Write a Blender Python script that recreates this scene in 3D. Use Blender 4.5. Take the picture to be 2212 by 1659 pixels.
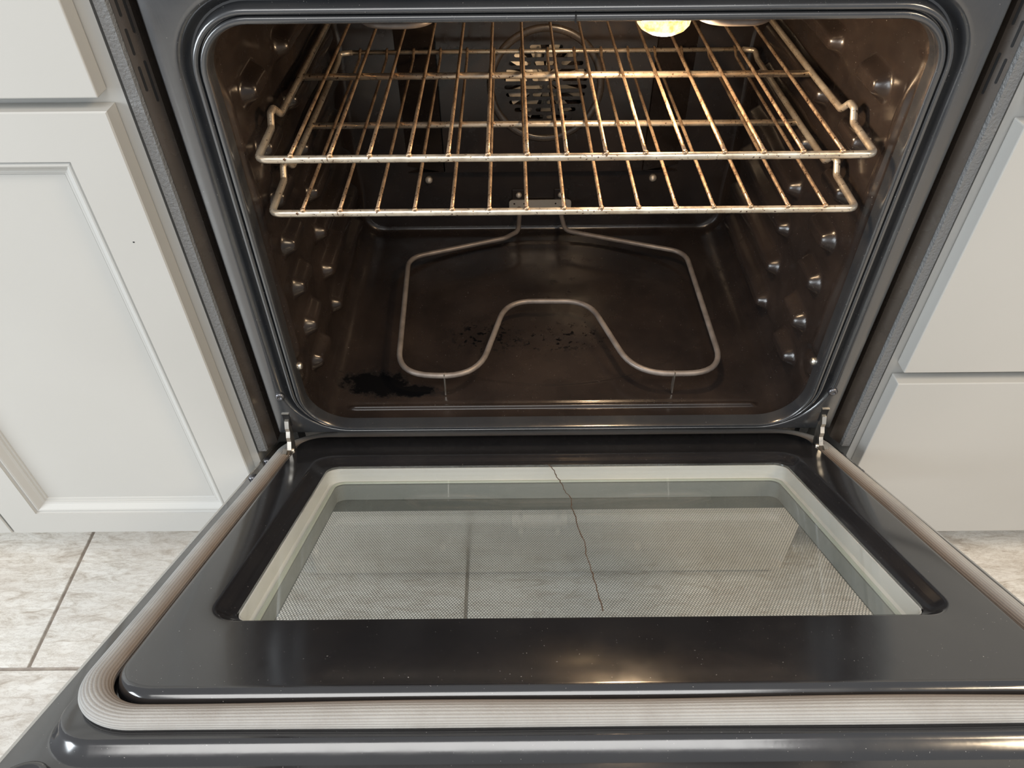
import bpy, bmesh, math, random
import numpy as np
from mathutils import Vector, Matrix

random.seed(7); np.random.seed(7)
for o in list(bpy.data.objects): bpy.data.objects.remove(o)
SC = bpy.context.scene
COL = SC.collection

# ---------------------------------------------------------------- camera
cam_d = bpy.data.cameras.new('camera'); cam = bpy.data.objects.new('camera', cam_d); COL.objects.link(cam)
cam_d.sensor_fit = 'HORIZONTAL'; cam_d.sensor_width = 36.0
cam_d.lens = 1598.6/2212*36.0; cam_d.clip_start = 0.02
PITCH, ROLL = math.radians(43.844), math.radians(-0.5145)
Fv = Vector((0, math.cos(PITCH), -math.sin(PITCH))); R0 = Vector((1,0,0)); U0 = R0.cross(Fv)
Rv = R0*math.cos(ROLL)+U0*math.sin(ROLL); Uv = -R0*math.sin(ROLL)+U0*math.cos(ROLL)
m = Matrix((Rv, Uv, -Fv)).transposed().to_4x4(); m.translation = Vector((-0.053,-0.63,1.0))
cam.matrix_world = m
SC.camera = cam

# ---------------------------------------------------------------- world, lights, exposure
W = bpy.data.worlds.new('world'); SC.world = W; W.use_nodes = True
bg = W.node_tree.nodes['Background']; bg.inputs[0].default_value = (0.93,0.96,1.0,1); bg.inputs[1].default_value = 0.43
def area(name, loc, target, sx, sy, power, col):
    l = bpy.data.lights.new(name,'AREA'); l.shape='RECTANGLE'; l.size=sx; l.size_y=sy; l.energy=power; l.color=col
    o = bpy.data.objects.new(name,l); COL.objects.link(o); o.location=loc
    o.rotation_euler = (Vector(target)-Vector(loc)).to_track_quat('-Z','Y').to_euler(); return o
area('ceiling_light', (-0.3,-1.75,2.5), (-0.3,-1.70,0), 2.2, 1.5, 47, (1.0,0.985,0.96))
area('side_window_light', (-2.6,-1.25,1.2), (0.2,-0.1,0.4), 1.2, 1.3, 58, (0.88,0.95,1.0))
area('pendant_light', (1.7,-1.0,2.2), (0.4,-0.2,0.3), 0.6, 0.6, 30, (1.0,0.78,0.52))
SC.view_settings.view_transform='Standard'; SC.view_settings.look='None'
SC.view_settings.gamma=1.0; SC.view_settings.use_curve_mapping=False
SC.view_settings.exposure=0.0
SC.cycles.max_bounces=8; SC.cycles.diffuse_bounces=4; SC.cycles.glossy_bounces=5; SC.cycles.transparent_max_bounces=12

# ---------------------------------------------------------------- material helpers
def nd(nt, t, **kw):
    n = nt.nodes.new(t)
    for k,v in kw.items():
        if k in n.bl_rna.properties.keys(): setattr(n,k,v)
        else: n.inputs[k].default_value = v
    return n
def lk(nt,a,b): nt.links.new(a,b)
def base_mat(name, col=(.5,.5,.5), rough=.5, metal=0., spec=.5, coat=0.):
    M = bpy.data.materials.new(name); M.use_nodes=True; nt=M.node_tree
    p = nt.nodes['Principled BSDF']
    p.inputs['Base Color'].default_value=(*col,1); p.inputs['Roughness'].default_value=rough
    p.inputs['Metallic'].default_value=metal; p.inputs['Specular IOR Level'].default_value=spec
    p.inputs['Coat Weight'].default_value=coat
    return M,nt,p
def coords(nt, scale=(1,1,1), kind='Object', loc=(0,0,0)):
    tc=nd(nt,'ShaderNodeTexCoord'); mp=nd(nt,'ShaderNodeMapping'); mp.inputs['Scale'].default_value=scale; mp.inputs['Location'].default_value=loc
    lk(nt,tc.outputs[kind],mp.inputs[0]); return mp.outputs[0]
def noise(nt,vec,scale,detail=4,rough=.55):
    n=nd(nt,'ShaderNodeTexNoise'); n.inputs['Scale'].default_value=scale; n.inputs['Detail'].default_value=detail; n.inputs['Roughness'].default_value=rough
    lk(nt,vec,n.inputs['Vector']); return n.outputs['Fac']
def ramp(nt,fac,stops):
    r=nd(nt,'ShaderNodeValToRGB'); e=r.color_ramp.elements
    while len(e)<len(stops): e.new(.5)
    for i,(p,c) in enumerate(stops):
        e[i].position=p; e[i].color=(*c,1) if len(c)==3 else c
    lk(nt,fac,r.inputs[0]); return r.outputs['Color']
def mth(nt,op,a,b=None,c=None,clamp=False):
    n=nd(nt,'ShaderNodeMath',operation=op); n.use_clamp=clamp
    for i,x in enumerate((a,b,c)):
        if x is None: continue
        if isinstance(x,(int,float)): n.inputs[i].default_value=x
        else: lk(nt,x,n.inputs[i])
    return n.outputs[0]
def mixc(nt,fac,a,b):
    n=nd(nt,'ShaderNodeMix',data_type='RGBA')
    for i,x in ((0,fac),(6,a),(7,b)):
        if isinstance(x,(int,float)): n.inputs[i].default_value=x
        elif isinstance(x,tuple): n.inputs[i].default_value=(*x,1)
        else: lk(nt,x,n.inputs[i])
    return n.outputs[2]
def bump(nt,p,h,strength=.2,dist=.001):
    b=nd(nt,'ShaderNodeBump'); b.inputs['Strength'].default_value=strength; b.inputs['Distance'].default_value=dist
    lk(nt,h,b.inputs['Height']); lk(nt,b.outputs[0],p.inputs['Normal'])
def maprange(nt,x,a,b,c=0.,d=1.):
    n=nd(nt,'ShaderNodeMapRange'); n.clamp=True
    for i,v in enumerate((a,b,c,d)): n.inputs[i+1].default_value=v
    lk(nt,x,n.inputs[0]); return n.outputs[0]

M={}
# painted cabinet
a,nt,p=base_mat('cabinet_paint',(.62,.61,.575),.42); v=coords(nt)
lk(nt,ramp(nt,noise(nt,v,3.,3),[(.3,(.475,.472,.452)),(.7,(.505,.502,.482))]),p.inputs['Base Color'])
bump(nt,p,noise(nt,v,900,2),.06,.0004); M['paint']=a
a,nt,p=base_mat('cabinet_inside',(.35,.33,.30),.6); M['inside']=a
# black enamel of frame and door
def enamel(name,c0,c1,r0,r1,fleck=True,bs=.02):
    a,nt,p=base_mat(name,c0,r0,spec=.8); v=coords(nt)
    n=noise(nt,v,14,5)
    col=ramp(nt,n,[(.35,c0),(.7,c1)])
    if fleck:
        f=noise(nt,v,800,1,.4); f=maprange(nt,f,.785,.80); col=mixc(nt,f,col,(.35,.34,.33))
    lk(nt,col,p.inputs['Base Color'])
    lk(nt,maprange(nt,noise(nt,v,40,5),.3,.7,r0,r1),p.inputs['Roughness'])
    bump(nt,p,noise(nt,v,70,3),bs,.002)
    return a,nt,p
a,nt,p=enamel('black_enamel',(.027,.029,.033),(.036,.038,.041),.16,.26); p.inputs['IOR'].default_value=1.75; M['enamel']=a
a,nt,p=enamel('door_enamel',(.015,.015,.017),(.020,.020,.022),.12,.18); p.inputs['IOR'].default_value=1.75; M['door_enamel']=a
M['trim_dark']=enamel('trim_enamel',(.045,.036,.030),(.065,.052,.042),.22,.32,False)[0]
# cavity enamel with soot
a,nt,p=enamel('cavity_enamel',(.017,.0130,.0118),(.030,.0220,.0185),.15,.30,True,.03)
v=coords(nt); sep=nd(nt,'ShaderNodeSeparateXYZ'); lk(nt,v,sep.inputs[0])
def ell(cx,cy,rx,ry,ns,amp,edge):
    dx=mth(nt,'DIVIDE',mth(nt,'SUBTRACT',sep.outputs[0],cx),rx); dy=mth(nt,'DIVIDE',mth(nt,'SUBTRACT',sep.outputs[1],cy),ry)
    d=mth(nt,'SQRT',mth(nt,'ADD',mth(nt,'MULTIPLY',dx,dx),mth(nt,'MULTIPLY',dy,dy)))
    d=mth(nt,'ADD',d,mth(nt,'MULTIPLY',mth(nt,'SUBTRACT',noise(nt,v,ns,6,.7),.5),amp))
    return maprange(nt,d,1.0,1.0-edge)
low=maprange(nt,sep.outputs[2],.335,.325)
OY=-.3
s1=mth(nt,'MAXIMUM',ell(-.238,.098+OY,.052,.030,45,1.7,.30),ell(-.186,.082+OY,.034,.014,60,1.7,.30))
sp=maprange(nt,noise(nt,v,110,4,.7),.55,.60)
s2=mth(nt,'MULTIPLY',ell(-.09,.195+OY,.07,.045,20,1.2,.5),sp)
s2=mth(nt,'MAXIMUM',s2,mth(nt,'MULTIPLY',ell(.02,.19+OY,.10,.04,20,1.2,.5),maprange(nt,noise(nt,v,95,4,.7),.58,.63)))
soot=mth(nt,'MULTIPLY',mth(nt,'MAXIMUM',s1,s2),low)
bc=p.inputs['Base Color'].links[0].from_socket; lk(nt,mixc(nt,soot,bc,(.0025,.0025,.003)),p.inputs['Base Color'])
rs=p.inputs['Roughness'].links[0].from_socket; n=nd(nt,'ShaderNodeMix',data_type='FLOAT'); lk(nt,soot,n.inputs[0]); lk(nt,rs,n.inputs[2]); n.inputs[3].default_value=.75; lk(nt,n.outputs[0],p.inputs['Roughness'])
n=nd(nt,'ShaderNodeMix',data_type='FLOAT'); lk(nt,soot,n.inputs[0]); n.inputs[2].default_value=.55; n.inputs[3].default_value=.05; lk(nt,n.outputs[0],p.inputs['Specular IOR Level'])
M['cavity']=a
# tarnished rack wire
def wire(name,lo,hi,r,th):
    a,nt,p=base_mat(name,hi,r,.75); v=coords(nt)
    col=ramp(nt,noise(nt,v,30,5,.65),[(.35,lo),(.62,hi)])
    f=maprange(nt,noise(nt,v,330,3,.6),th,th+.05); col=mixc(nt,f,col,(.10,.05,.03))
    lk(nt,col,p.inputs['Base Color']); lk(nt,maprange(nt,noise(nt,v,120,3),.3,.7,r-.06,r+.12),p.inputs['Roughness'])
    return a
M['bar']=wire('rack_bar_steel',(.62,.50,.37),(.84,.76,.63),.32,.62)
M['wire']=wire('rack_wire_steel',(.40,.26,.165),(.70,.52,.35),.34,.58)
a,nt,p=base_mat('element_sheath',(.22,.19,.17),.42,.35); v=coords(nt)
lk(nt,ramp(nt,noise(nt,v,45,5),[(.35,(.17,.145,.13)),(.65,(.27,.235,.21))]),p.inputs['Base Color']); M['element']=a
def steel(name,c,r,metal=1.):
    a,nt,p=base_mat(name,c,r,metal); v=coords(nt)
    lk(nt,maprange(nt,noise(nt,v,90,4),.3,.7,r*.8,r*1.4),p.inputs['Roughness']); return a
M['steel']=steel('zinc_steel',(.72,.69,.63),.32)
M['plate']=steel('bracket_steel',(.62,.57,.50),.45,.6)
M['fan']=steel('fan_aluminium',(.86,.80,.70),.34,.6)
M['stainless']=steel('brushed_stainless',(.70,.69,.67),.24)
M['drawer_steel']=steel('drawer_stainless',(.80,.80,.78),.16)
M['pale']=steel('galvanised_frame',(.80,.81,.805),.5,.0)
M['spacer']=steel('spacer_metal',(.24,.265,.262),.5,0.)
M['screw']=steel('dark_screw',(.16,.16,.17),.25,.8)
M['black']=base_mat('black_void',(.004,.004,.005),.7)[0]
M['mark']=base_mat('stamped_mark',(.80,.77,.72),.4,.3)[0]
# textured grey paint of range sides
a,nt,p=base_mat('stippled_grey_paint',(.17,.173,.176),.40); v=coords(nt)
bump(nt,p,noise(nt,v,330,3,.6),.9,.002); M['grey']=a
# gasket
a,nt,p=base_mat('woven_gasket',(.4,.37,.34),.85,spec=.2); v=coords(nt)
at=nd(nt,'ShaderNodeAttribute'); at.attribute_name='rib'
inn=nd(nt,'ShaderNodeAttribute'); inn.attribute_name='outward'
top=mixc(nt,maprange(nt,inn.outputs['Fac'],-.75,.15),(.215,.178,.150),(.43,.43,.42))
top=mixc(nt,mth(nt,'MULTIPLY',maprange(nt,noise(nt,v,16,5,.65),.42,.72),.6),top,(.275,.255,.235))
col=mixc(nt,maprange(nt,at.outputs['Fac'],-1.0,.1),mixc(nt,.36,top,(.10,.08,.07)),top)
lk(nt,col,p.inputs['Base Color']); bump(nt,p,noise(nt,v,800,2),.5,.0006); M['gasket']=a
# tile and grout
a,nt,p=base_mat('travertine_tile',(.5,.47,.42),.33); oi=nd(nt,'ShaderNodeObjectInfo')
tc=nd(nt,'ShaderNodeTexCoord'); ad=nd(nt,'ShaderNodeVectorMath',operation='ADD'); sc=nd(nt,'ShaderNodeVectorMath',operation='SCALE'); sc.inputs['Scale'].default_value=7.
cx=nd(nt,'ShaderNodeCombineXYZ'); lk(nt,oi.outputs['Random'],cx.inputs[0]); lk(nt,oi.outputs['Random'],cx.inputs[1]); lk(nt,cx.outputs[0],sc.inputs[0])
lk(nt,tc.outputs['Object'],ad.inputs[0]); lk(nt,sc.outputs[0],ad.inputs[1])
mp=nd(nt,'ShaderNodeMapping'); mp.inputs['Scale'].default_value=(1,3.4,1); lk(nt,ad.outputs[0],mp.inputs[0]); v=mp.outputs[0]
big=noise(nt,v,3.2,5,.6)
wn=nd(nt,'ShaderNodeTexNoise'); wn.inputs['Scale'].default_value=22; wn.inputs['Detail'].default_value=8; wn.inputs['Roughness'].default_value=.72; wn.inputs['Distortion'].default_value=1.1; lk(nt,v,wn.inputs['Vector'])
col=ramp(nt,wn.outputs['Fac'],[(.33,(.45,.395,.335)),(.45,(.68,.64,.58)),(.57,(.81,.785,.735))])
col=mixc(nt,maprange(nt,big,.40,.65,0,.5),col,(.52,.465,.41))
vein=noise(nt,v,30,8,.78); ve=maprange(nt,mth(nt,'ABSOLUTE',mth(nt,'SUBTRACT',vein,.5)),.018,0.,0,.55)
col=mixc(nt,ve,col,(.33,.27,.22))
lk(nt,col,p.inputs['Base Color']); bump(nt,p,wn.outputs['Fac'],.12,.0015); M['tile']=a
a,nt,p=base_mat('grout',(.34,.29,.25),.9); v=coords(nt); lk(nt,ramp(nt,noise(nt,v,120,4),[(.3,(.27,.23,.20)),(.7,(.40,.35,.30))]),p.inputs['Base Color']); M['grout']=a
# clear glass panes
def glass(name,tint,edge=False,frit=False):
    a=bpy.data.materials.new(name); a.use_nodes=True; nt=a.node_tree; nt.nodes.clear()
    out=nd(nt,'ShaderNodeOutputMaterial'); tr=nd(nt,'ShaderNodeBsdfTransparent'); tr.inputs[0].default_value=(*tint,1)
    gl=nd(nt,'ShaderNodeBsdfGlossy'); gl.inputs['Roughness'].default_value=.03; gl.inputs['Color'].default_value=(1,1,1,1)
    ge=nd(nt,'ShaderNodeNewGeometry'); dt=nd(nt,'ShaderNodeVectorMath',operation='DOT_PRODUCT'); lk(nt,ge.outputs['Normal'],dt.inputs[0]); lk(nt,ge.outputs['Incoming'],dt.inputs[1])
    fr=mth(nt,'ADD',.04,mth(nt,'MULTIPLY',.96,mth(nt,'POWER',mth(nt,'SUBTRACT',1.,mth(nt,'ABSOLUTE',dt.outputs['Value'])),5.)),clamp=True)
    mx=nd(nt,'ShaderNodeMixShader'); lk(nt,fr,mx.inputs[0]); lk(nt,tr.outputs[0],mx.inputs[1]); lk(nt,gl.outputs[0],mx.inputs[2])
    if not frit:
        v=coords(nt,(1,1,1)); d=nd(nt,'ShaderNodeBsdfDiffuse'); d.inputs[0].default_value=(.6,.63,.6,1)
        sm=nd(nt,'ShaderNodeMixShader'); lk(nt,maprange(nt,noise(nt,v,5,5,.6),.35,.75,.015,.09),sm.inputs[0]); lk(nt,mx.outputs[0],sm.inputs[1]); lk(nt,d.outputs[0],sm.inputs[2]); mx=sm
    if frit:
        uv=nd(nt,'ShaderNodeUVMap'); uv.uv_map='door'; s=nd(nt,'ShaderNodeSeparateXYZ'); lk(nt,uv.outputs[0],s.inputs[0])
        x,y=s.outputs[0],s.outputs[1]; P=.0029
        def lat(ox,oy):
            fx=mth(nt,'SUBTRACT',mth(nt,'FRACT',mth(nt,'ADD',mth(nt,'DIVIDE',x,P),10+ox)),.5)
            fy=mth(nt,'MULTIPLY',mth(nt,'SUBTRACT',mth(nt,'FRACT',mth(nt,'ADD',mth(nt,'DIVIDE',y,P*1.732),10+oy)),.5),1.732)
            return mth(nt,'SQRT',mth(nt,'ADD',mth(nt,'MULTIPLY',fx,fx),mth(nt,'MULTIPLY',fy,fy)))
        d=mth(nt,'MINIMUM',lat(0,0),lat(.5,.5)); hole=maprange(nt,d,.44,.40)
        inx=maprange(nt,mth(nt,'ABSOLUTE',x),.2632,.2628); iny=mth(nt,'MULTIPLY',maprange(nt,y,.1085,.1088),maprange(nt,y,.372,.3716))
        hole=mth(nt,'MULTIPLY',hole,mth(nt,'MULTIPLY',inx,iny))
        pb=nd(nt,'ShaderNodeBsdfPrincipled'); pb.inputs['Base Color'].default_value=(.085,.10,.10,1); pb.inputs['Roughness'].default_value=.12
        m2=nd(nt,'ShaderNodeMixShader'); lk(nt,hole,m2.inputs[0]); lk(nt,pb.outputs[0],m2.inputs[1]); lk(nt,mx.outputs[0],m2.inputs[2]); mx=m2
    lk(nt,mx.outputs[0],out.inputs[0]); return a
M['glass']=glass('window_glass',(.965,.975,.972)); M['frit']=glass('printed_glass',(.975,.98,.978),frit=True)
M['glassedge']=base_mat('glass_edge',(.50,.55,.48),.25)[0]
M['crack']=base_mat('dried_drip',(.09,.055,.035),.7)[0]
# lit lamp lens
a=bpy.data.materials.new('lit_lens'); a.use_nodes=True; nt=a.node_tree; p=nt.nodes['Principled BSDF']
p.inputs['Base Color'].default_value=(.03,.02,.01,1); p.inputs['Roughness'].default_value=.3
lv=coords(nt); lw=noise(nt,lv,160,3,.6)
lk(nt,ramp(nt,lw,[(.38,(1.0,.58,.16)),(.6,(1.0,.88,.55))]),p.inputs['Emission Color']); p.inputs['Emission Strength'].default_value=1.5; M['lamp']=a

# ---------------------------------------------------------------- geometry helpers
def wloc(o):
    l=Vector((0,0,0))
    while o is not None: l+=o.location; o=o.parent
    return l
def mesh_obj(name, verts, faces, mat, parent=None, smooth=False, at=None):
    """one mesh object; verts in world coordinates; at = its origin in the world"""
    base = wloc(parent) if parent is not None else Vector((0,0,0))
    org = Vector(at) if at is not None else base
    V=np.asarray(verts,float)-np.array(org)
    me=bpy.data.meshes.new(name); me.from_pydata(V.tolist(),[],[list(map(int,f)) for f in faces]); me.update()
    if smooth: me.polygons.foreach_set('use_smooth',[True]*len(me.polygons))
    if mat is not None: me.materials.append(M[mat])
    o=bpy.data.objects.new(name,me); COL.objects.link(o)
    if parent is not None: o.parent=parent
    o.location=org-base
    return o
def empty(name,loc,label,cat,group=None):
    o=bpy.data.objects.new(name,None); COL.objects.link(o); o.location=loc; o.empty_display_size=.05
    o['label']=label; o['category']=cat
    if group: o['group']=group
    return o
class G:
    def __init__(s): s.v=[]; s.f=[]
    def add(s,V,F):
        b=len(s.v); s.v+= [tuple(map(float,x)) for x in V]; s.f+=[[i+b for i in f] for f in F]; return s
    def box(s,x0,x1,y0,y1,z0,z1,bev=0.):
        if bev<=0:
            V=[(x,y,z) for z in (z0,z1) for y in (y0,y1) for x in (x0,x1)]
            return s.add(V,[(0,2,3,1),(4,5,7,6),(0,1,5,4),(2,6,7,3),(0,4,6,2),(1,3,7,5)])
        bm=bmesh.new(); bmesh.ops.create_cube(bm,size=1)
        for q in bm.verts: q.co=Vector(((x0+x1)/2+q.co.x*(x1-x0),(y0+y1)/2+q.co.y*(y1-y0),(z0+z1)/2+q.co.z*(z1-z0)))
        bmesh.ops.bevel(bm,geom=bm.edges[:]+bm.verts[:],offset=bev,segments=2,affect='EDGES',profile=.5)
        bm.verts.index_update(); V=[q.co[:] for q in bm.verts]; F=[[q.index for q in f.verts] for f in bm.faces]; bm.free()
        return s.add(V,F)
    def prism(s,poly,z0,z1):                      # polygon in XY extruded along Z
        n=len(poly); V=[(x,y,z0) for x,y in poly]+[(x,y,z1) for x,y in poly]
        F=[[i,(i+1)%n,n+(i+1)%n,n+i] for i in range(n)]+[list(range(n))[::-1],list(range(n,2*n))]
        return s.add(V,F)
    def tube(s,pts,r,res=10,caps=True):
        P=np.array(pts,float); n=len(P); T=np.gradient(P,axis=0); T/=np.linalg.norm(T,axis=1)[:,None]
        up=np.array([0,0,1.]) if abs(T[0][2])<.9 else np.array([1.,0,0])
        N=np.cross(T[0],up); N/=np.linalg.norm(N); V=[]
        rr=np.broadcast_to(np.asarray(r,float),(n,))
        for i in range(n):
            N=N-T[i]*(N@T[i]); N/=np.linalg.norm(N); B=np.cross(T[i],N)
            for k in range(res):
                a=2*math.pi*k/res; V.append(P[i]+rr[i]*(math.cos(a)*N+math.sin(a)*B))
        F=[[i*res+k,i*res+(k+1)%res,(i+1)*res+(k+1)%res,(i+1)*res+k] for i in range(n-1) for k in range(res)]
        if caps: F+=[list(range(res))[::-1],[(n-1)*res+k for k in range(res)]]
        return s.add(V,F)
    def lathe(s,prof,center,axis,res=24):          # prof: (radius, height along axis)
        ax=Vector(axis).normalized(); t=ax.orthogonal().normalized(); b=ax.cross(t); c=Vector(center); V=[];n=len(prof)
        for r,h in prof:
            for k in range(res):
                a=2*math.pi*k/res; V.append((c+ax*h+(t*math.cos(a)+b*math.sin(a))*r)[:])
        F=[[i*res+k,i*res+(k+1)%res,(i+1)*res+(k+1)%res,(i+1)*res+k] for i in range(n-1) for k in range(res)]
        F+=[list(range(res))[::-1],[(n-1)*res+k for k in range(res)]]
        return s.add(V,F)
    def obj(s,name,mat,parent=None,smooth=False,at=None): return mesh_obj(name,s.v,s.f,mat,parent,smooth,at)
def path(pts,rad=.01,seg=7,step=None):
    """polyline with rounded corners"""
    P=[np.array(p,float) for p in pts]; out=[P[0]]
    for i in range(1,len(P)-1):
        r=rad[i] if isinstance(rad,(list,tuple)) else rad
        a=P[i-1]-P[i]; b=P[i+1]-P[i]; la,lb=np.linalg.norm(a),np.linalg.norm(b); a/=la; b/=lb
        ang=math.acos(max(-1,min(1,a@b))); t=min(r/max(math.tan(ang/2),1e-3),la*.49,lb*.49)
        s0,s1=P[i]+a*t,P[i]+b*t
        for k in range(seg+1):
            u=k/seg; out.append((1-u)**2*s0+2*u*(1-u)*P[i]+u*u*s1)
    out.append(P[-1])
    res=[out[0]]
    for q in out[1:]:
        d=np.linalg.norm(q-res[-1])
        if d<1e-5: continue
        if step and d>step:
            n=int(d/step)+1; a=res[-1]
            for k in range(1,n): res.append(a+(q-a)*k/n)
        res.append(q)
    return res
def rr(x0,x1,y0,y1,r,nx=6,ny=6,nc=8):
    """rounded rectangle loop, counter clockwise from lower left; r = (bl,br,tr,tl)"""
    if not isinstance(r,(tuple,list)): r=(r,)*4
    bl,br,tr,tl=r; out=[]
    def seg(a,b,n): out.extend([(a[0]+(b[0]-a[0])*k/n,a[1]+(b[1]-a[1])*k/n) for k in range(n)])
    def arc(cx,cy,rad,a0): out.extend([(cx+rad*math.cos(a0+math.pi/2*k/nc),cy+rad*math.sin(a0+math.pi/2*k/nc)) for k in range(nc)])
    seg((x0+bl,y0),(x1-br,y0),nx); arc(x1-br,y0+br,br,-math.pi/2)
    seg((x1,y0+br),(x1,y1-tr),ny); arc(x1-tr,y1-tr,tr,0)
    seg((x1-tr,y1),(x0+tl,y1),nx); arc(x0+tl,y1-tl,tl,math.pi/2)
    seg((x0,y1-tl),(x0,y0+bl),ny); arc(x0+bl,y0+bl,bl,math.pi)
    return np.array(out)
def loft(loops,cap0=False,cap1=False,flip=False):
    n=len(loops[0]); V=np.concatenate([np.asarray(l,float) for l in loops]); F=[]
    for i in range(len(loops)-1):
        a,b=i*n,(i+1)*n
        for k in range(n):
            k2=(k+1)%n; q=[a+k,a+k2,b+k2,b+k]; F.append(q[::-1] if flip else q)
    if cap0: F.append(list(range(n)) if flip else list(range(n))[::-1])
    if cap1: e=(len(loops)-1)*n; F.append([e+k for k in range(n)][::-1] if flip else [e+k for k in range(n)])
    return V,F
def smooth_by_angle(o,deg=40):
    me=o.data; bm=bmesh.new(); bm.from_mesh(me)
    for f in bm.faces: f.smooth=True
    for e in bm.edges:
        if len(e.link_faces)==2 and e.calc_face_angle(0)>math.radians(deg): e.smooth=False
    bm.to_mesh(me); bm.free(); return o

# ================================================================ floor
floor=mesh_obj('floor',*[x for x in (lambda g:(g.v,g.f))(G().box(-2.2,2.2,-2.8,.75,-.03,-.003))],'grout')
floor['kind']='structure'; floor['label']='tiled kitchen floor in front of and under the range'; floor['category']='floor'
TX,TY,GR=.6096,.3048,.0052
tm=None
for r in range(-8,3):
    y0=-.155+TY*r+0.0
    off=-.124 if r%2==0 else -.124+TX*.5
    for k in range(-3,4):
        x0=off+TX*k
        if x0+TX<-1.9 or x0>1.9: continue
        c=(x0+TX/2,y0+TY/2,0)
        if tm is None:
            g=G().box(c[0]-TX/2+GR/2,c[0]+TX/2-GR/2,c[1]-TY/2+GR/2,c[1]+TY/2-GR/2,-.008,0,.0008)
            t=g.obj('tile','tile',floor,at=c); tm=t.data
        else:
            t=bpy.data.objects.new('tile',tm); COL.objects.link(t); t.parent=floor; t.location=c

# ================================================================ cabinets
def shaker_door(parent,x0,x1,z0,z1,yf=-.020,yb=-.001):
    g=G(); sw=.049; rt,rb=.045,.044
    def rect(i0,i1,it,ib,y): return [(x0+i0,y,z0+ib),(x1-i1,y,z0+ib),(x1-i1,y,z1-it),(x0+i0,y,z1-it)]
    e=.0012
    V,F=loft([rect(0,0,0,0,yb),rect(0,0,0,0,yf+e),rect(e,e,e,e,yf),rect(sw,sw,rt,rb,yf),rect(sw,sw,rt,rb,yf+.010)],cap0=True,flip=True)
    d=mesh_obj('cabinet_door',V,F,'paint',parent)
    mo=[]
    for ins,dep in ((0,.0010),(.0008,.0030),(.0020,.0036),(.0034,.0022),(.0050,.0020),(.0066,.0030),(.0090,.0060),(.0112,.0088),(.0136,.0102),(.0146,.0102),(.0152,.0122),(.0176,.0126),(.0184,.0144),(.0205,.0146)):
        mo.append(rect(sw+ins,sw+ins,rt+ins,rb+ins,yf+dep))
    V,F=loft(mo,flip=True); mesh_obj('moulding',V,F,'paint',d)
    g=G().box(x0+sw+.019,x1-sw-.019,yf+.0142,yf+.0185,z0+rb+.019,z1-rt-.019); g.obj('panel','paint',d)
    return d
def cabinet(name,x0,x1,label,cat):
    c=empty(name,((x0+x1)/2,.3,0),label,cat)
    g=G(); g.box(x0,x1,.0,.60,.115,.875); g.obj('carcass','paint',c)
    g=G(); g.box(x0,x1,.085,.60,.0,.1148); g.obj('toe_kick','paint',c)
    return c
cl=cabinet('base_cabinet',-1.125,-.3825,'light greige base cabinet with recessed panel door left of the oven','cabinet')
d0=shaker_door(cl,-.754,-.3925,.132,.736)
G().lathe([(.0010,-.0003),(.0010,.0001),(.0,.0002)],(-.4155,-.020,.608),(0,-1,0.3),8).obj('paint_chip','black',d0)
shaker_door(cl,-1.118,-.757,.132,.736)
G().box(-1.118,-.3945,-.020,-.001,.7475,.862,.0012).obj('drawer_front','paint',cl)
cr=cabinet('base_cabinet',.3825,1.10,'light greige base cabinet with flat slab drawers right of the oven','cabinet')
for z0,z1 in ((.116,.4085),(.4255,.716),(.733,.862)):
    G().box(.3905,1.092,-.020,-.001,z0,z1,.0012).obj('drawer_front','paint',cr)

# ================================================================ oven range
OV=empty('oven_range',(0,.3,0),'black enamelled oven range with its door hanging half open between the cabinets','oven')
RIM=(-.305,.305,.3225,.797); RAD=(.052,.052,.042,.042)
# --- front frame
NX,NZ,NC=40,40,14
prof=[(0,.016),(0,.006),(.0004,.0015),(.0012,-.0006),(.0024,-.0014),(.0052,-.0016),(.0062,-.0010),(.0067,.0008),(.0069,.0040),(.0077,.0040),(.0079,.0008),(.0085,-.0008),(.0096,-.0014),(.0118,-.0012),(.0130,.0002),(.0137,.0035),(.0143,.0085),(.0155,.0112),(.0172,.0115),(.0190,.0098),(.0208,.0062),(.0224,.0030),(.0242,.0009),(.0262,.0001),(.0290,0)]
def rim(d,Y,n=(NX,NZ,NC)):
    x0,x1,z0,z1=RIM; k=.8 if False else 1
    dz=d*.25
    L=rr(x0-d,x1+d,z0-dz,z1+d,tuple(a+d for a in RAD),*n); return np.stack([L[:,0],np.full(len(L),Y),L[:,1]],1)
loops=[rim(d,Y) for d,Y in prof]
L=rr(-.3445,.3445,.3142,.905,.0006,NX,NZ,NC)
loops+=[np.stack([L[:,0],np.full(len(L),y),L[:,1]],1) for y in (0,)]
L=rr(-.3460,.3460,.3128,.9065,.0012,NX,NZ,NC)
loops+=[np.stack([L[:,0],np.full(len(L),y),L[:,1]],1) for y in (.0015,.018)]
V,F=loft(loops,flip=False)
frame=mesh_obj('front_frame',V,F,'enamel',OV,smooth=True)
smooth_by_angle(frame,50)
# seam clip in the top rim bead
G().box(.0,.0012,-.0026,.004,.7972,.8035).obj('rim_seam','black',frame)
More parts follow.
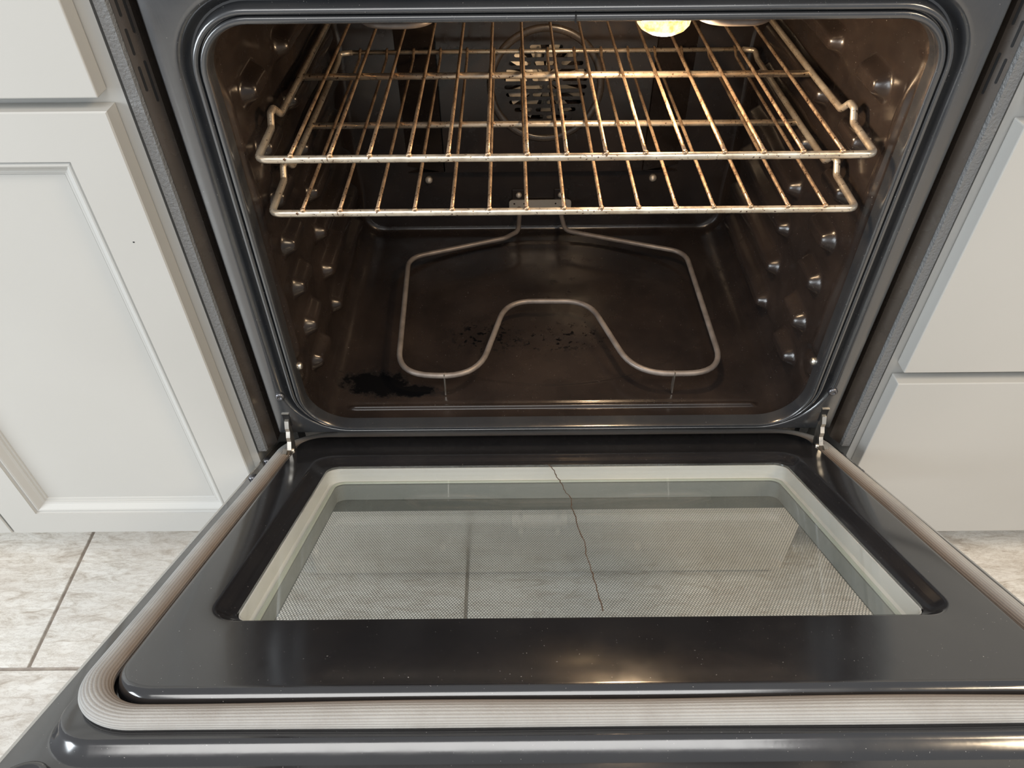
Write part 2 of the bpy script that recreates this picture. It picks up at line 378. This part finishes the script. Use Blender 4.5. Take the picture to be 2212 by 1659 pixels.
# --- cavity liner
def cavity():
    nx,nz,nc=130,250,14
    Ys=np.concatenate([np.linspace(.006,.04,14,endpoint=False),np.linspace(.04,.066,26,endpoint=False),np.linspace(.066,.21,60,endpoint=False),np.linspace(.21,.455,58)])
    st=[]
    def interp(Y,tab): return np.interp(Y,[t[0] for t in tab],[t[1] for t in tab])
    for Y in Ys:
        hw=interp(Y,[(.006,.305),(.010,.3085),(.018,.3105),(.024,.3105),(.030,.3075),(.04,.3070),(.5,.3070)])
        zb=interp(Y,[(.006,.3225),(.009,.3170),(.014,.3110),(.022,.3065),(.03,.305),(.5,.305)])
        zt=interp(Y,[(.006,.797),(.010,.801),(.02,.806),(.5,.806)])
        st.append((Y,hw,zb,zt,interp(Y,[(.006,.052),(.05,.040),(.5,.040)])))
    for k in range(1,9):
        a=math.pi/2*k/8; i=.020*(1-math.cos(a))*.6; st.append((.455+.020*math.sin(a),.3070-i,.305+i,.806-i,.040-i*.6))
    loops=[]
    lev=[.364,.422,.480,.538,.596,.654,.712]
    def sm(x): x=np.clip(x,0,1); return x*x*(3-2*x)
    for Y,hw,zb,zt,r in st:
        L=rr(-hw,hw,zb,zt,(r,r,.042,.042),nx,nz,nc); x,z=L[:,0].copy(),L[:,1].copy()
        n1=nx; n2=nx+nc; n3=n2+nz; n4=n3+nc; n5=n4+nx; n6=n5+nc; n7=n6+nz
        for s,(a,b) in ((-1,(n2,n3)),(1,(n6,n7))):
            zz=z[a:b]; g=np.zeros_like(zz)
            for zl in lev:
                for c0,c1,H,R in ((.081,.116,.0138,.0175),(.199,.405,.0138,.0175)):
                    dy=max(abs(Y-(c0+c1)/2)-(c1-c0)/2,0); d=np.sqrt(dy*dy+(zz-zl)**2); g=np.maximum(g,H*sm((R-d)/.0130))
            # broad raised pads and slight unevenness of the pressed sheet
            g+= .0035*sm((Y-.150)/.03)*sm((.44-Y)/.03)*(0.5+.5*np.cos((zz-.364)/.058*2*math.pi))
            g+= .0010*np.sin(zz*31+Y*17)+.0008*np.sin(zz*57-Y*43)
            # pressed vertical rib close to the front edge
            g+= .0030*math.exp(-((Y-.034)/.0045)**2)*sm((zz-.40)/.03)*sm((.745-zz)/.03)
            # small dimple around the lower fixing screw
            d=np.sqrt((Y-.036)**2+(zz-.390)**2); g-= .004*np.exp(-((d-.018)/.006)**2)
            fade=sm((zz-(zb+r))/.012)*sm(((zt-.042)-zz)/.012)*float(sm((Y-.012)/.02))
            x[a:b]+=s*g*fade
        xx=x[:n1]; h=np.zeros_like(xx)
        # front bead and the shallow oval in the floor
        h+= .0042*math.exp(-((Y-.0505)/.0034)**4)*sm((.292-np.abs(xx))/.008)-.0016*math.exp(-((Y-.0575)/.003)**2)*sm((.292-np.abs(xx))/.008)
        e=np.sqrt((xx/.250)**2+((Y-.266)/.176)**2); h+= -.0016*sm((1.0-e)/.022)
        z[:n1]+=h*sm((hw-r-np.abs(xx))/.006)
        loops.append(np.stack([x,np.full(len(x),Y),z],1))
    V,F=loft(loops,cap1=True,flip=True); return V,F
V,F=cavity(); cav=mesh_obj('cavity_liner',V,F,'cavity',OV,smooth=True)
cav['label']='dark brown enamel oven cavity with pressed rack guides and soot on the floor'
for s in (-1,1):
    o=G().lathe([(.0,.0035),(.003,.003),(.0048,.0012),(.005,-.004)][::-1],(s*.3045,.0195,.409),(-s,0,0),16).obj('liner_screw','steel',cav,True)

# --- convection fan cover on the back wall
YC=.453
def curve_plate(name,outer,holes,depth,mat,parent,Y):
    cu=bpy.data.curves.new(name,'CURVE'); cu.dimensions='2D'; cu.fill_mode='BOTH'; cu.extrude=depth/2
    for pts in [outer]+holes:
        sp=cu.splines.new('POLY'); sp.points.add(len(pts)-1); sp.use_cyclic_u=True
        for i,(x,z) in enumerate(pts): sp.points[i].co=(x,z,0,1)
    o=bpy.data.objects.new(name,cu); COL.objects.link(o); dg=bpy.context.evaluated_depsgraph_get(); dg.update()
    me=bpy.data.meshes.new_from_object(o.evaluated_get(dg)); bpy.data.objects.remove(o)
    V=[(v.co.x,Y+v.co.z,v.co.y) for v in me.vertices]; F=[list(p_.vertices)[::-1] for p_ in me.polygons]; bpy.data.meshes.remove(me)
    return mesh_obj(name,V,F,mat,parent)
FX,FZ=.0,.5685
def capsule(x0,x1,zc,h):
    r=h/2; out=[]
    for k in range(7): a=-math.pi/2+math.pi*k/6; out.append((x1-r+r*math.cos(a),zc+r*math.sin(a)))
    for k in range(7): a=math.pi/2+math.pi*k/6; out.append((x0+r+r*math.cos(a),zc+r*math.sin(a)))
    return out
holes=[]
for j in range(10):
    zc=FZ+.0508-.0113*j; half=math.sqrt(max(.0005,.0605**2-(zc-FZ)**2)); 
    if j==0: half=.0235
    if j==0: cuts=[(-half,half)]
    elif j%2==1: cuts=[(-half,-.0024),(.0024,half)]
    else:
        q=half*.36; cuts=[(-half,-q-.0024),(-q+.0024,q-.0024),(q+.0024,half)]
    for a,b in cuts: holes.append(capsule(FX+a,FX+b,zc,.0062))
outer=[(-.156,.428),(.156,.428),(.156,.79),(-.156,.79)]
fc=curve_plate('fan_cover',outer,holes,.0012,'cavity',OV,YC)
# sloping returns of the cover
for s in (-1,1):
    g=G(); P=[(s*.158,YC,.428),(s*.218,.4745,.428),(s*.218,.4745,.79),(s*.158,YC,.79)]
    Q=[(x,y+.0012,z) for x,y,z in P]; g.add(P+Q,[(0,1,2,3),(7,6,5,4),(0,4,5,1),(1,5,6,2),(2,6,7,3),(3,7,4,0)]); g.obj('cover_return','cavity',fc)
P=[(-.158,YC,.428),(.158,YC,.428),(.218,.4745,.416),(-.218,.4745,.416)]; Q=[(x,y,z+.0012) for x,y,z in P]
G().add(P+Q,[(0,1,2,3),(7,6,5,4),(0,4,5,1),(1,5,6,2),(2,6,7,3),(3,7,4,0)]).obj('cover_return','cavity',fc)
# pressed ring
ring=[]; 
for k in range(9): a=math.pi*k/8; ring.append((.0805+.0055*math.cos(a),-.0032*math.sin(a)))
g=G(); n=72
for rr_,y in ring: g.v+=[(FX+rr_*math.cos(2*math.pi*k/n),YC-.0006+y,FZ-.004+rr_*math.sin(2*math.pi*k/n)) for k in range(n)]
g.f=[[i*n+k,i*n+(k+1)%n,(i+1)*n+(k+1)%n,(i+1)*n+k] for i in range(8) for k in range(n)]
g.obj('cover_ring','trim_dark',fc,True)
for x in (-.186,.180): G().lathe([(.0062,-.002),(.0062,.002),(.0045,.0042),(.0,.0048)],(x,.474,.404),(0,-1,0),16).obj('cover_screw','plate',fc,True)
# --- fan behind the cover
fan=G().lathe([(.0,.004),(.010,.003),(.012,-.006),(.0,-.007)][::-1],(FX,.462,FZ),(0,-1,0),20).obj('convection_fan','fan',OV,True)
nb=11
for k in range(nb):
    a=2*math.pi*k/nb+.2; ca,sa=math.cos(a),math.sin(a); g=G(); P=[]
    for (r,t,y) in ((.011,-.004,.4665),(.058,-.010,.4690),(.058,.008,.4580),(.011,.004,.4600)):
        P.append((FX+r*ca-t*sa,y,FZ+r*sa+t*ca))
    Q=[(x,y+.0012,z) for x,y,z in P]; g.add(P+Q,[(3,2,1,0),(4,5,6,7),(0,1,5,4),(1,2,6,5),(2,3,7,6),(3,0,4,7)]); g.obj('fan_blade','fan',fan)

# --- oven lamp
lamp=G().lathe([(.0300,.012),(.0300,.0),(.0272,-.001)],(.094,.115,.795),(0,0,1),32).obj('oven_lamp','steel',OV,True)
G().lathe([(.0262,.030),(.0262,.012),(.0250,.006),(.0215,.0018),(.0150,-.0018),(.0070,-.0032),(.0001,-.0036)][::-1],(.094,.115,.7535),(0,0,1),32).obj('lamp_lens','lamp',lamp,True)

ll=bpy.data.lights.new('oven_lamp_light','POINT'); ll.energy=3.2; ll.color=(1.0,.70,.42); ll.shadow_soft_size=.018
lo_=bpy.data.objects.new('oven_lamp_light',ll); COL.objects.link(lo_); lo_.parent=lamp; lo_.location=Vector((.094,.115,.730))-wloc(lamp)
# --- broil element under the roof
bz=.7625
pts=[(-.05,.470,bz),(-.05,.40,bz),(-.215,.38,bz),(-.192,.105,bz),(-.128,.105,bz),(-.100,.33,bz),(-.035,.33,bz),(-.02,.128,bz),(.045,.128,bz),(.05,.33,bz),(.100,.33,bz),(.132,.105,bz),(.196,.105,bz),(.215,.38,bz),(.05,.40,bz),(.05,.470,bz)]
br=G().tube(path(pts,.030,10,.01),.0036,10).obj('broil_element','element',OV,True)

# --- bake element
ez=.3365
bp=[(-.0385,.472,.352),(-.0385,.448,.350),(-.0405,.424,ez),(-.062,.404,ez),(-.214,.350,ez),(-.2035,.081,ez),(-.098,.075,ez),(-.060,.236,ez),(.060,.234,ez),(.108,.078,ez),(.226,.078,ez),(.2235,.358,ez),(.060,.416,ez),(.0365,.426,ez),(.0315,.448,.350),(.0315,.472,.352)]
rads=[0,.01,.018,.02,.034,.050,.060,.050,.050,.066,.050,.036,.022,.018,.01,0]
be=G().tube(path(bp,rads,9,.012),.0039,12).obj('bake_element','element',OV,True)
pl=curve_plate('mounting_plate',[(x,z) for x,z in rr(-.055,.0485,.3405,.3675,.005,3,3,5)],
    [[(cx+.0016*math.cos(-t),cz+.0016*math.sin(-t)) for t in np.linspace(0,2*math.pi,12,endpoint=False)] for cx,cz in ((-.0465,.3605),(-.030,.3605),(.0225,.3605),(.0385,.3605))],.0014,'plate',be,.4705)
for x in (-.0385,.0312):
    G().box(x-.0115,x+.0115,.4715,.4745,.364,.386,.0008).obj('mounting_tab','cavity',be)
    G().lathe([(.0050,-.001),(.0050,.002),(.0034,.0036),(.0,.004)],(x-.0005,.4712,.3765),(0,-1,0),14).obj('mounting_screw','plate',be,True)
g=G(); xx=-.018
for row,(z,n,x0) in enumerate(((.3505,13,-.019),(.3465,8,-.011))):
    for k in range(n):
        if k in (3,8): continue
        g.box(x0+k*.0023,x0+k*.0023+.0015,.4693,.4699,z,z+.0022)
g.obj('stamped_marks','mark',pl)
for x in (-.1415,.160):
    g=G(); g.add([(x-.0008,.0715,.3065),(x+.0008,.0715,.3065),(x+.0008,.0795,.3065),(x-.0008,.0795,.3065),(x-.0008,.0745,.340),(x+.0008,.0745,.340),(x+.0008,.0810,.340),(x-.0008,.0810,.340)],
       [(3,2,1,0),(4,5,6,7),(0,1,5,4),(1,2,6,5),(2,3,7,6),(3,0,4,7)]); g.obj('support_leg','steel',be)

# --- side trims with vent slots, side panels, drawer, roof
for s in (-1,1):
    tr=[(.3465,.034),(.3560,.034),(.3566,.0105),(.3655,-.0020),(.3655,.0400),(.3465,.0400)]
    sp=[(.3658,-.0030),(.3672,-.0062),(.3768,-.0062),(.3785,-.0030),(.3785,.60),(.3658,.60)]
    if s<0: tr=[(-x,y) for x,y in tr][::-1]; sp=[(-x,y) for x,y in sp][::-1]
    t=G().prism(tr,.286,.905).obj('side_trim','trim_dark',OV)
    G().prism(sp,.286,.912).prism([(s*.3785,.10),(s*.3785,.60),(s*.3658,.60),(s*.3658,.10)][::s],.03,.286).obj('side_panel','grey',OV)
    # vent slots lie on the sloping trim face
    a=np.array([.3566,.0105]); b=np.array([.3655,-.0020]); e=(b-a)/np.linalg.norm(b-a); nrm=np.array([-e[1]*-1,-e[0]]) 
    nrm=np.array([-.0125,-.0089]); nrm/=np.linalg.norm(nrm)
    for (u,z0,z1) in ((.0040,.733,.768),(.0105,.744,.765),(.0105,.774,.795),(.0040,.790,.825),(.0105,.804,.825),(.0040,.847,.88)):
        c=a+e*u; ring2=[]
        for x_,z_ in capsule(0,1,0,1)[:0] or []: pass
        pts2=[]
        for k in range(7): q=math.pi*k/6; pts2.append((.0011*math.cos(q),z1-.0011+.0011*math.sin(q)))
        for k in range(7): q=math.pi+math.pi*k/6; pts2.append((.0011*math.cos(q),z0+.0011+.0011*math.sin(q)))
        V=[]
        for off in (.0003,-.0012):
            for w,z in pts2:
                P=c+e*w+nrm*off; V.append((s*P[0],P[1],z))
        n=len(pts2); F=[list(range(n)),list(range(n,2*n))[::-1]]+[[k,(k+1)%n,n+(k+1)%n,n+k] for k in range(n)]
        mesh_obj('vent_slot',V,F,'black',t)
G().box(-.346,.346,.02,.62,.806+.03,.912).obj('oven_roof','trim_dark',OV)
G().box(-.3655,.3655,.52,.60,.03,.80).obj('back_panel','trim_dark',OV)
dr=G().box(-.352,.352,-.016,.004,.012,.196,.002).obj('storage_drawer','drawer_steel',OV)
for s in (-1,1): G().lathe([(.016,0),(.016,.006),(.006,.008),(.006,.03)],(s*.34,.03,.0),(0,0,1),14).obj('levelling_foot','black',OV)
G().box(-.346,.346,.078,.082,.200,.298).obj('lower_skirt','trim_dark',OV)
# hinge slots, screws on the frame
for s in (-1,1):
    G().box(s*.331-.0045,s*.331+.0045,-.0006,.012,.327,.348,.0004).obj('hinge_slot','black',frame)
    G().box(s*.331-.0045,s*.331+.0045,-.0012,.003,.3478,.3488).obj('slot_lip','steel',frame)
    G().lathe([(.0058,-.001),(.0056,.002),(.0040,.0034),(.0022,.0036),(.0018,.0022),(.0,.0022)],(s*.3305,.0,.378),(0,-1,0),18).obj('frame_screw','screw',frame,True)

# ================================================================ oven door (hanging half open)
A=math.radians(28.2); dv=np.array([0,-math.cos(A),math.sin(A)]); nv=np.array([0,math.sin(A),math.cos(A)]); dO=np.array([0,0,.272])
def D(x,s,h): return dO+dv*s+nv*h+np.array([x,0,0])
def dloop(x,s0,s1,r,h,n=(30,30,12)):
    L=rr(-x,x,s0,s1,r,*n); return np.array([D(a,b,h) for a,b in L])
S0,S1=-.068,.592
lo=[dloop(.3765,S0,S1,.003,-.036),dloop(.3765,S0,S1,.003,-.0075),dloop(.3755,S0+.001,S1-.001,.003,-.0065),
    dloop(.3605,-.066,.5215,.040,-.0065),dloop(.3592,-.0655,.5195,.039,-.0058),dloop(.3572,-.0645,.5160,.037,-.0032),dloop(.3554,-.0637,.5125,.035,.0010),dloop(.3545,-.0632,.5108,.034,.0033),dloop(.3535,-.0625,.5090,.034,.0040),
    dloop(.3315,-.0275,.4825,.036,.0040),dloop(.3311,-.0270,.4822,.036,.0050),dloop(.3308,-.0266,.4818,.036,.0090),dloop(.3299,-.0256,.4806,.035,.0122),dloop(.3282,-.0236,.4784,.033,.0146),dloop(.3260,-.0212,.4758,.031,.0157),dloop(.3238,-.0190,.4735,.029,.0160),
    dloop(.2940,.0455,.4000,.026,.0160),dloop(.2918,.0480,.3978,.024,.0157),dloop(.2895,.0515,.3960,.022,.0145),dloop(.2855,.0560,.3935,.020,.0118),dloop(.2815,.0600,.3910,.018,.0096),dloop(.2775,.0635,.3890,.016,.0085),dloop(.2755,.0655,.3878,.015,.0080),dloop(.2750,.0660,.3874,.015,.0040)]
V,F=loft(lo,flip=False)
door=mesh_obj('oven_door',V,F,'door_enamel',OV,smooth=True); smooth_by_angle(door,55)
door['label']='oven door with grey woven gasket and patterned window'
# corner embosses
for s in (-1,1):
    pr=[(.0172,-.0066),(.0165,-.0058),(.0155,-.0030),(.0130,-.0020),(.0105,-.0030),(.0090,-.0052),(.0085,-.0062),(.0,-.0062)]
    g=G().lathe(pr,dO+dv*.5345+np.array([s*.3515,0,0]),nv,36); g.obj('corner_boss','door_enamel',door,True)
# outer skin (stainless edge)
lo=[dloop(.3798,S0,S1+.004,.004,-.0085),dloop(.3798,S0,S1+.004,.004,-.046),dloop(.300,.060,.42,.01,-.046),dloop(.300,.060,.42,.01,-.0365),dloop(.3770,S0,S1+.001,.004,-.0365),dloop(.3770,S0,S1+.001,.004,-.0085)]
V,F=loft(lo+[lo[0]],flip=True); mesh_obj('outer_skin',V,F,'stainless',door)
# gasket
nP=120; ringpts=None; lo=[]; rib=[]; crown=[]; outw=[]
for k in range(nP):
    a=2*math.pi*k/nP; rb=math.cos(24*a); m_=1+.022*rb
    e=.0104*math.cos(a)*m_; h=.0088+.0062*math.sin(a)*m_
    L=rr(-.3425-e,.3425+e,-.0415-e,.4945+e,(.058+e,.058+e,.044+e,.044+e),110,110,30)
    t=np.arange(len(L))
    wob=.0008*np.sin(t*.11)+.0007*np.sin(t*.043+1)
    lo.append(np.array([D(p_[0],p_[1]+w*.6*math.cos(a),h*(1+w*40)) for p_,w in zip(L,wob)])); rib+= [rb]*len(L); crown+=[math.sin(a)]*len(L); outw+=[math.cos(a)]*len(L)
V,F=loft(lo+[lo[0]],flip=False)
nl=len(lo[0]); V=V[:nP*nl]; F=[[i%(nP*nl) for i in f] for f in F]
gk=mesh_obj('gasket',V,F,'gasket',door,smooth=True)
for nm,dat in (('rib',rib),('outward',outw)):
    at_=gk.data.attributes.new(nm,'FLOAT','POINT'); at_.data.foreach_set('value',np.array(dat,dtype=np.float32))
# window: spacer walls, panes
lo=[dloop(.2748,.0662,.3872,.015,.0062),dloop(.2735,.0675,.3860,.014,.0062),dloop(.2730,.0680,.3855,.014,-.0090),dloop(.2700,.0710,.3830,.013,-.0100),dloop(.2660,.0750,.3790,.012,-.0104)]
V,F=loft(lo,flip=False); wf=mesh_obj('window_frame',V,F,'pale',door,smooth=True); smooth_by_angle(wf,35)
lo=[dloop(.2662,.0748,.3792,.012,-.0104),dloop(.2640,.0770,.3770,.011,-.0110),dloop(.2636,.0774,.3766,.011,-.0296)]
V,F=loft(lo,flip=False); mesh_obj('spacer_wall',V,F,'spacer',door)
def pane(name,x,s0,s1,r,h,t,mat,parent):
    V,F=loft([dloop(x,s0,s1,r,h-t,(4,4,6)),dloop(x,s0,s1,r,h,(4,4,6))],cap0=True,cap1=True); return mesh_obj(name,V,F,mat,parent)
ig=pane('inner_glass',.2745,.0665,.3869,.015,.0092,.003,'glass',door)
mg=loft([dloop(.2690,.0720,.3820,.013,-.0092),dloop(.2676,.0734,.3806,.013,-.0075),dloop(.2650,.0760,.3780,.012,-.0075),dloop(.2640,.0770,.3770,.012,-.0092)]); mesh_obj('glass_edge',mg[0],mg[1],'glassedge',door)
V=[D(x,s,-.0300) for x,s in ((-.296,.058),(.296,.058),(.296,.415),(-.296,.415))]+[D(x,s,-.0345) for x,s in ((-.296,.058),(.296,.058),(.296,.415),(-.296,.415))]
og=mesh_obj('outer_glass',V,[(0,1,2,3)],'frit',door)
uv=og.data.uv_layers.new(name='door')
for li,lp in enumerate(og.data.loops): q=((-.296,.058),(.296,.058),(.296,.415),(-.296,.415))[lp.vertex_index]; uv.data[li].uv=q
# dried drip line across the inner glass
ck=[(-.0035,.066)]; 
for s,x in ((.085,.002),(.105,.004),(.112,.006),(.125,.008),(.145,.010),(.165,.0165),(.185,.014),(.21,.017),(.24,.0175),(.265,.021),(.285,.0195),(.31,.021),(.335,.0225),(.36,.0235),(.385,.024)): ck.append((x,s))
pp=[]
for (x0,s0),(x1,s1) in zip(ck[:-1],ck[1:]):
    for k in range(4): u=k/4; pp.append(D(x0+(x1-x0)*u-.006+random.uniform(-.0007,.0007),s0+(s1-s0)*u,.0093))
G().tube(pp,[.00035+.0003*random.random() for _ in pp],5).obj('drip_stain','crack',door)
# screws on the flange
for s in (-1,1):
    for sv,x in ((.006,.3690),(.062,.3690)):
        G().lathe([(.0058,-.001),(.0056,.0022),(.0040,.0038),(.0,.0042)],D(s*x,sv,-.0063),nv,16).obj('door_screw','screw',door,True)
# --- hinges
for s in (-1,1):
    prof=[(.004,.3395),(-.004,.3380),(-.009,.3300),(-.0085,.3245),(-.0135,.3185),(-.0140,.3120),(-.021,.3040),(-.0225,.2960),(-.030,.2905),(-.034,.2830),(-.030,.2760),(-.014,.2790),(-.004,.2960),(.001,.3150),(.006,.3270)]
    g=G(); n=len(prof); x0,x1=s*.3285,s*.3335
    V=[(x0,y,z) for y,z in prof]+[(x1,y,z) for y,z in prof]; F=[list(range(n)),list(range(n,2*n))[::-1]]+[[k,n+k,n+(k+1)%n,(k+1)%n] for k in range(n)]
    h=mesh_obj('hinge',V,F,'steel',OV)
    G().lathe([(.0032,-.001),(.0032,.0016),(.0022,.0024),(.0,.0024)],(x1-s*.005,-.0165,.2985),(-s,0,0),14).obj('hinge_rivet','steel',h,True)
    P=[(-.020,.3055),(-.027,.3040),(-.030,.2930),(-.040,.2905),(-.047,.2960),(-.049,.2860),(-.042,.2790),(-.026,.2800)]
    n=len(P); x0,x1=s*.3336,s*.3385
    V=[(x0,y,z) for y,z in P]+[(x1,y,z) for y,z in P]; F=[list(range(n)),list(range(n,2*n))[::-1]]+[[k,n+k,n+(k+1)%n,(k+1)%n] for k in range(n)]
    mesh_obj('hinge_arm',V,F,'steel',h)

# ================================================================ racks
RW=.2905; FYR=.0185
def rack(z,label):
    R=empty('oven_rack',(0,.22,z),label,'oven rack','wire oven racks')
    side=[(.27,FYR,z),(RW-.0,FYR,z),(RW+.0012,.060,z),(RW+.002,.086,z),(RW+.003,.0965,z+.0105),(RW+.0025,.1070,z+.0115),(RW-.001,.1160,z+.0010),(RW-.0012,.20,z),(RW-.0015,.412,z),(RW-.004,.424,z+.008),(.27,.428,z+.008)]
    rd=[0,.016,.02,.006,.005,.005,.006,.02,.008,.006,0]
    pr=path(side,rd,7,.02); plft=[np.array([-q[0],q[1],q[2]]) for q in pr][::-1]
    ringp=plft+pr[1:-1]
    # front bar part of the loop is heavier and brighter, so frame = one closed wire
    pts=plft+pr
    G().tube(pts,.0036,12).obj('frame_wire','bar',R,True)
    G().tube([(-.27,.428,z+.008),(0,.428,z+.008),(.27,.428,z+.008)],.0030,10).obj('rear_bar','bar',R,True)
    G().tube([(-RW+.001,.2185,z-.0012),(0,.2185,z-.0012),(RW-.001,.2185,z-.0022)],.0037,10).obj('cross_bar','bar',R,True)
    me=None
    for k in range(15):
        x=(k-7)*.0369
        if me is None:
            w=path([(x,FYR-.0012,z+.0045),(x,.412,z+.0045),(x,.424,z+.0118),(x,.4295,z+.0118)],[0,.008,.004,0],6,.03)
            g=G().tube(w,.0019,8); g.lathe([(.0,-.0018),(.0021,-.0012),(.0029,.0),(.0021,.0018),(.0,.0024)],(x,FYR-.0012,z+.0042),(0,0,1),10)
            o=g.obj('wire','wire',R,True,at=(x,FYR,z)); me=o.data; lx=x
        else:
            o=bpy.data.objects.new('wire',me); COL.objects.link(o); o.parent=R; o.location=Vector((x,FYR,z))-R.location
    return R
r1=rack(.672,'upper chrome wire rack, the one nearest the oven lamp')
r2=rack(.6145,'lower chrome wire rack just above the bake element')
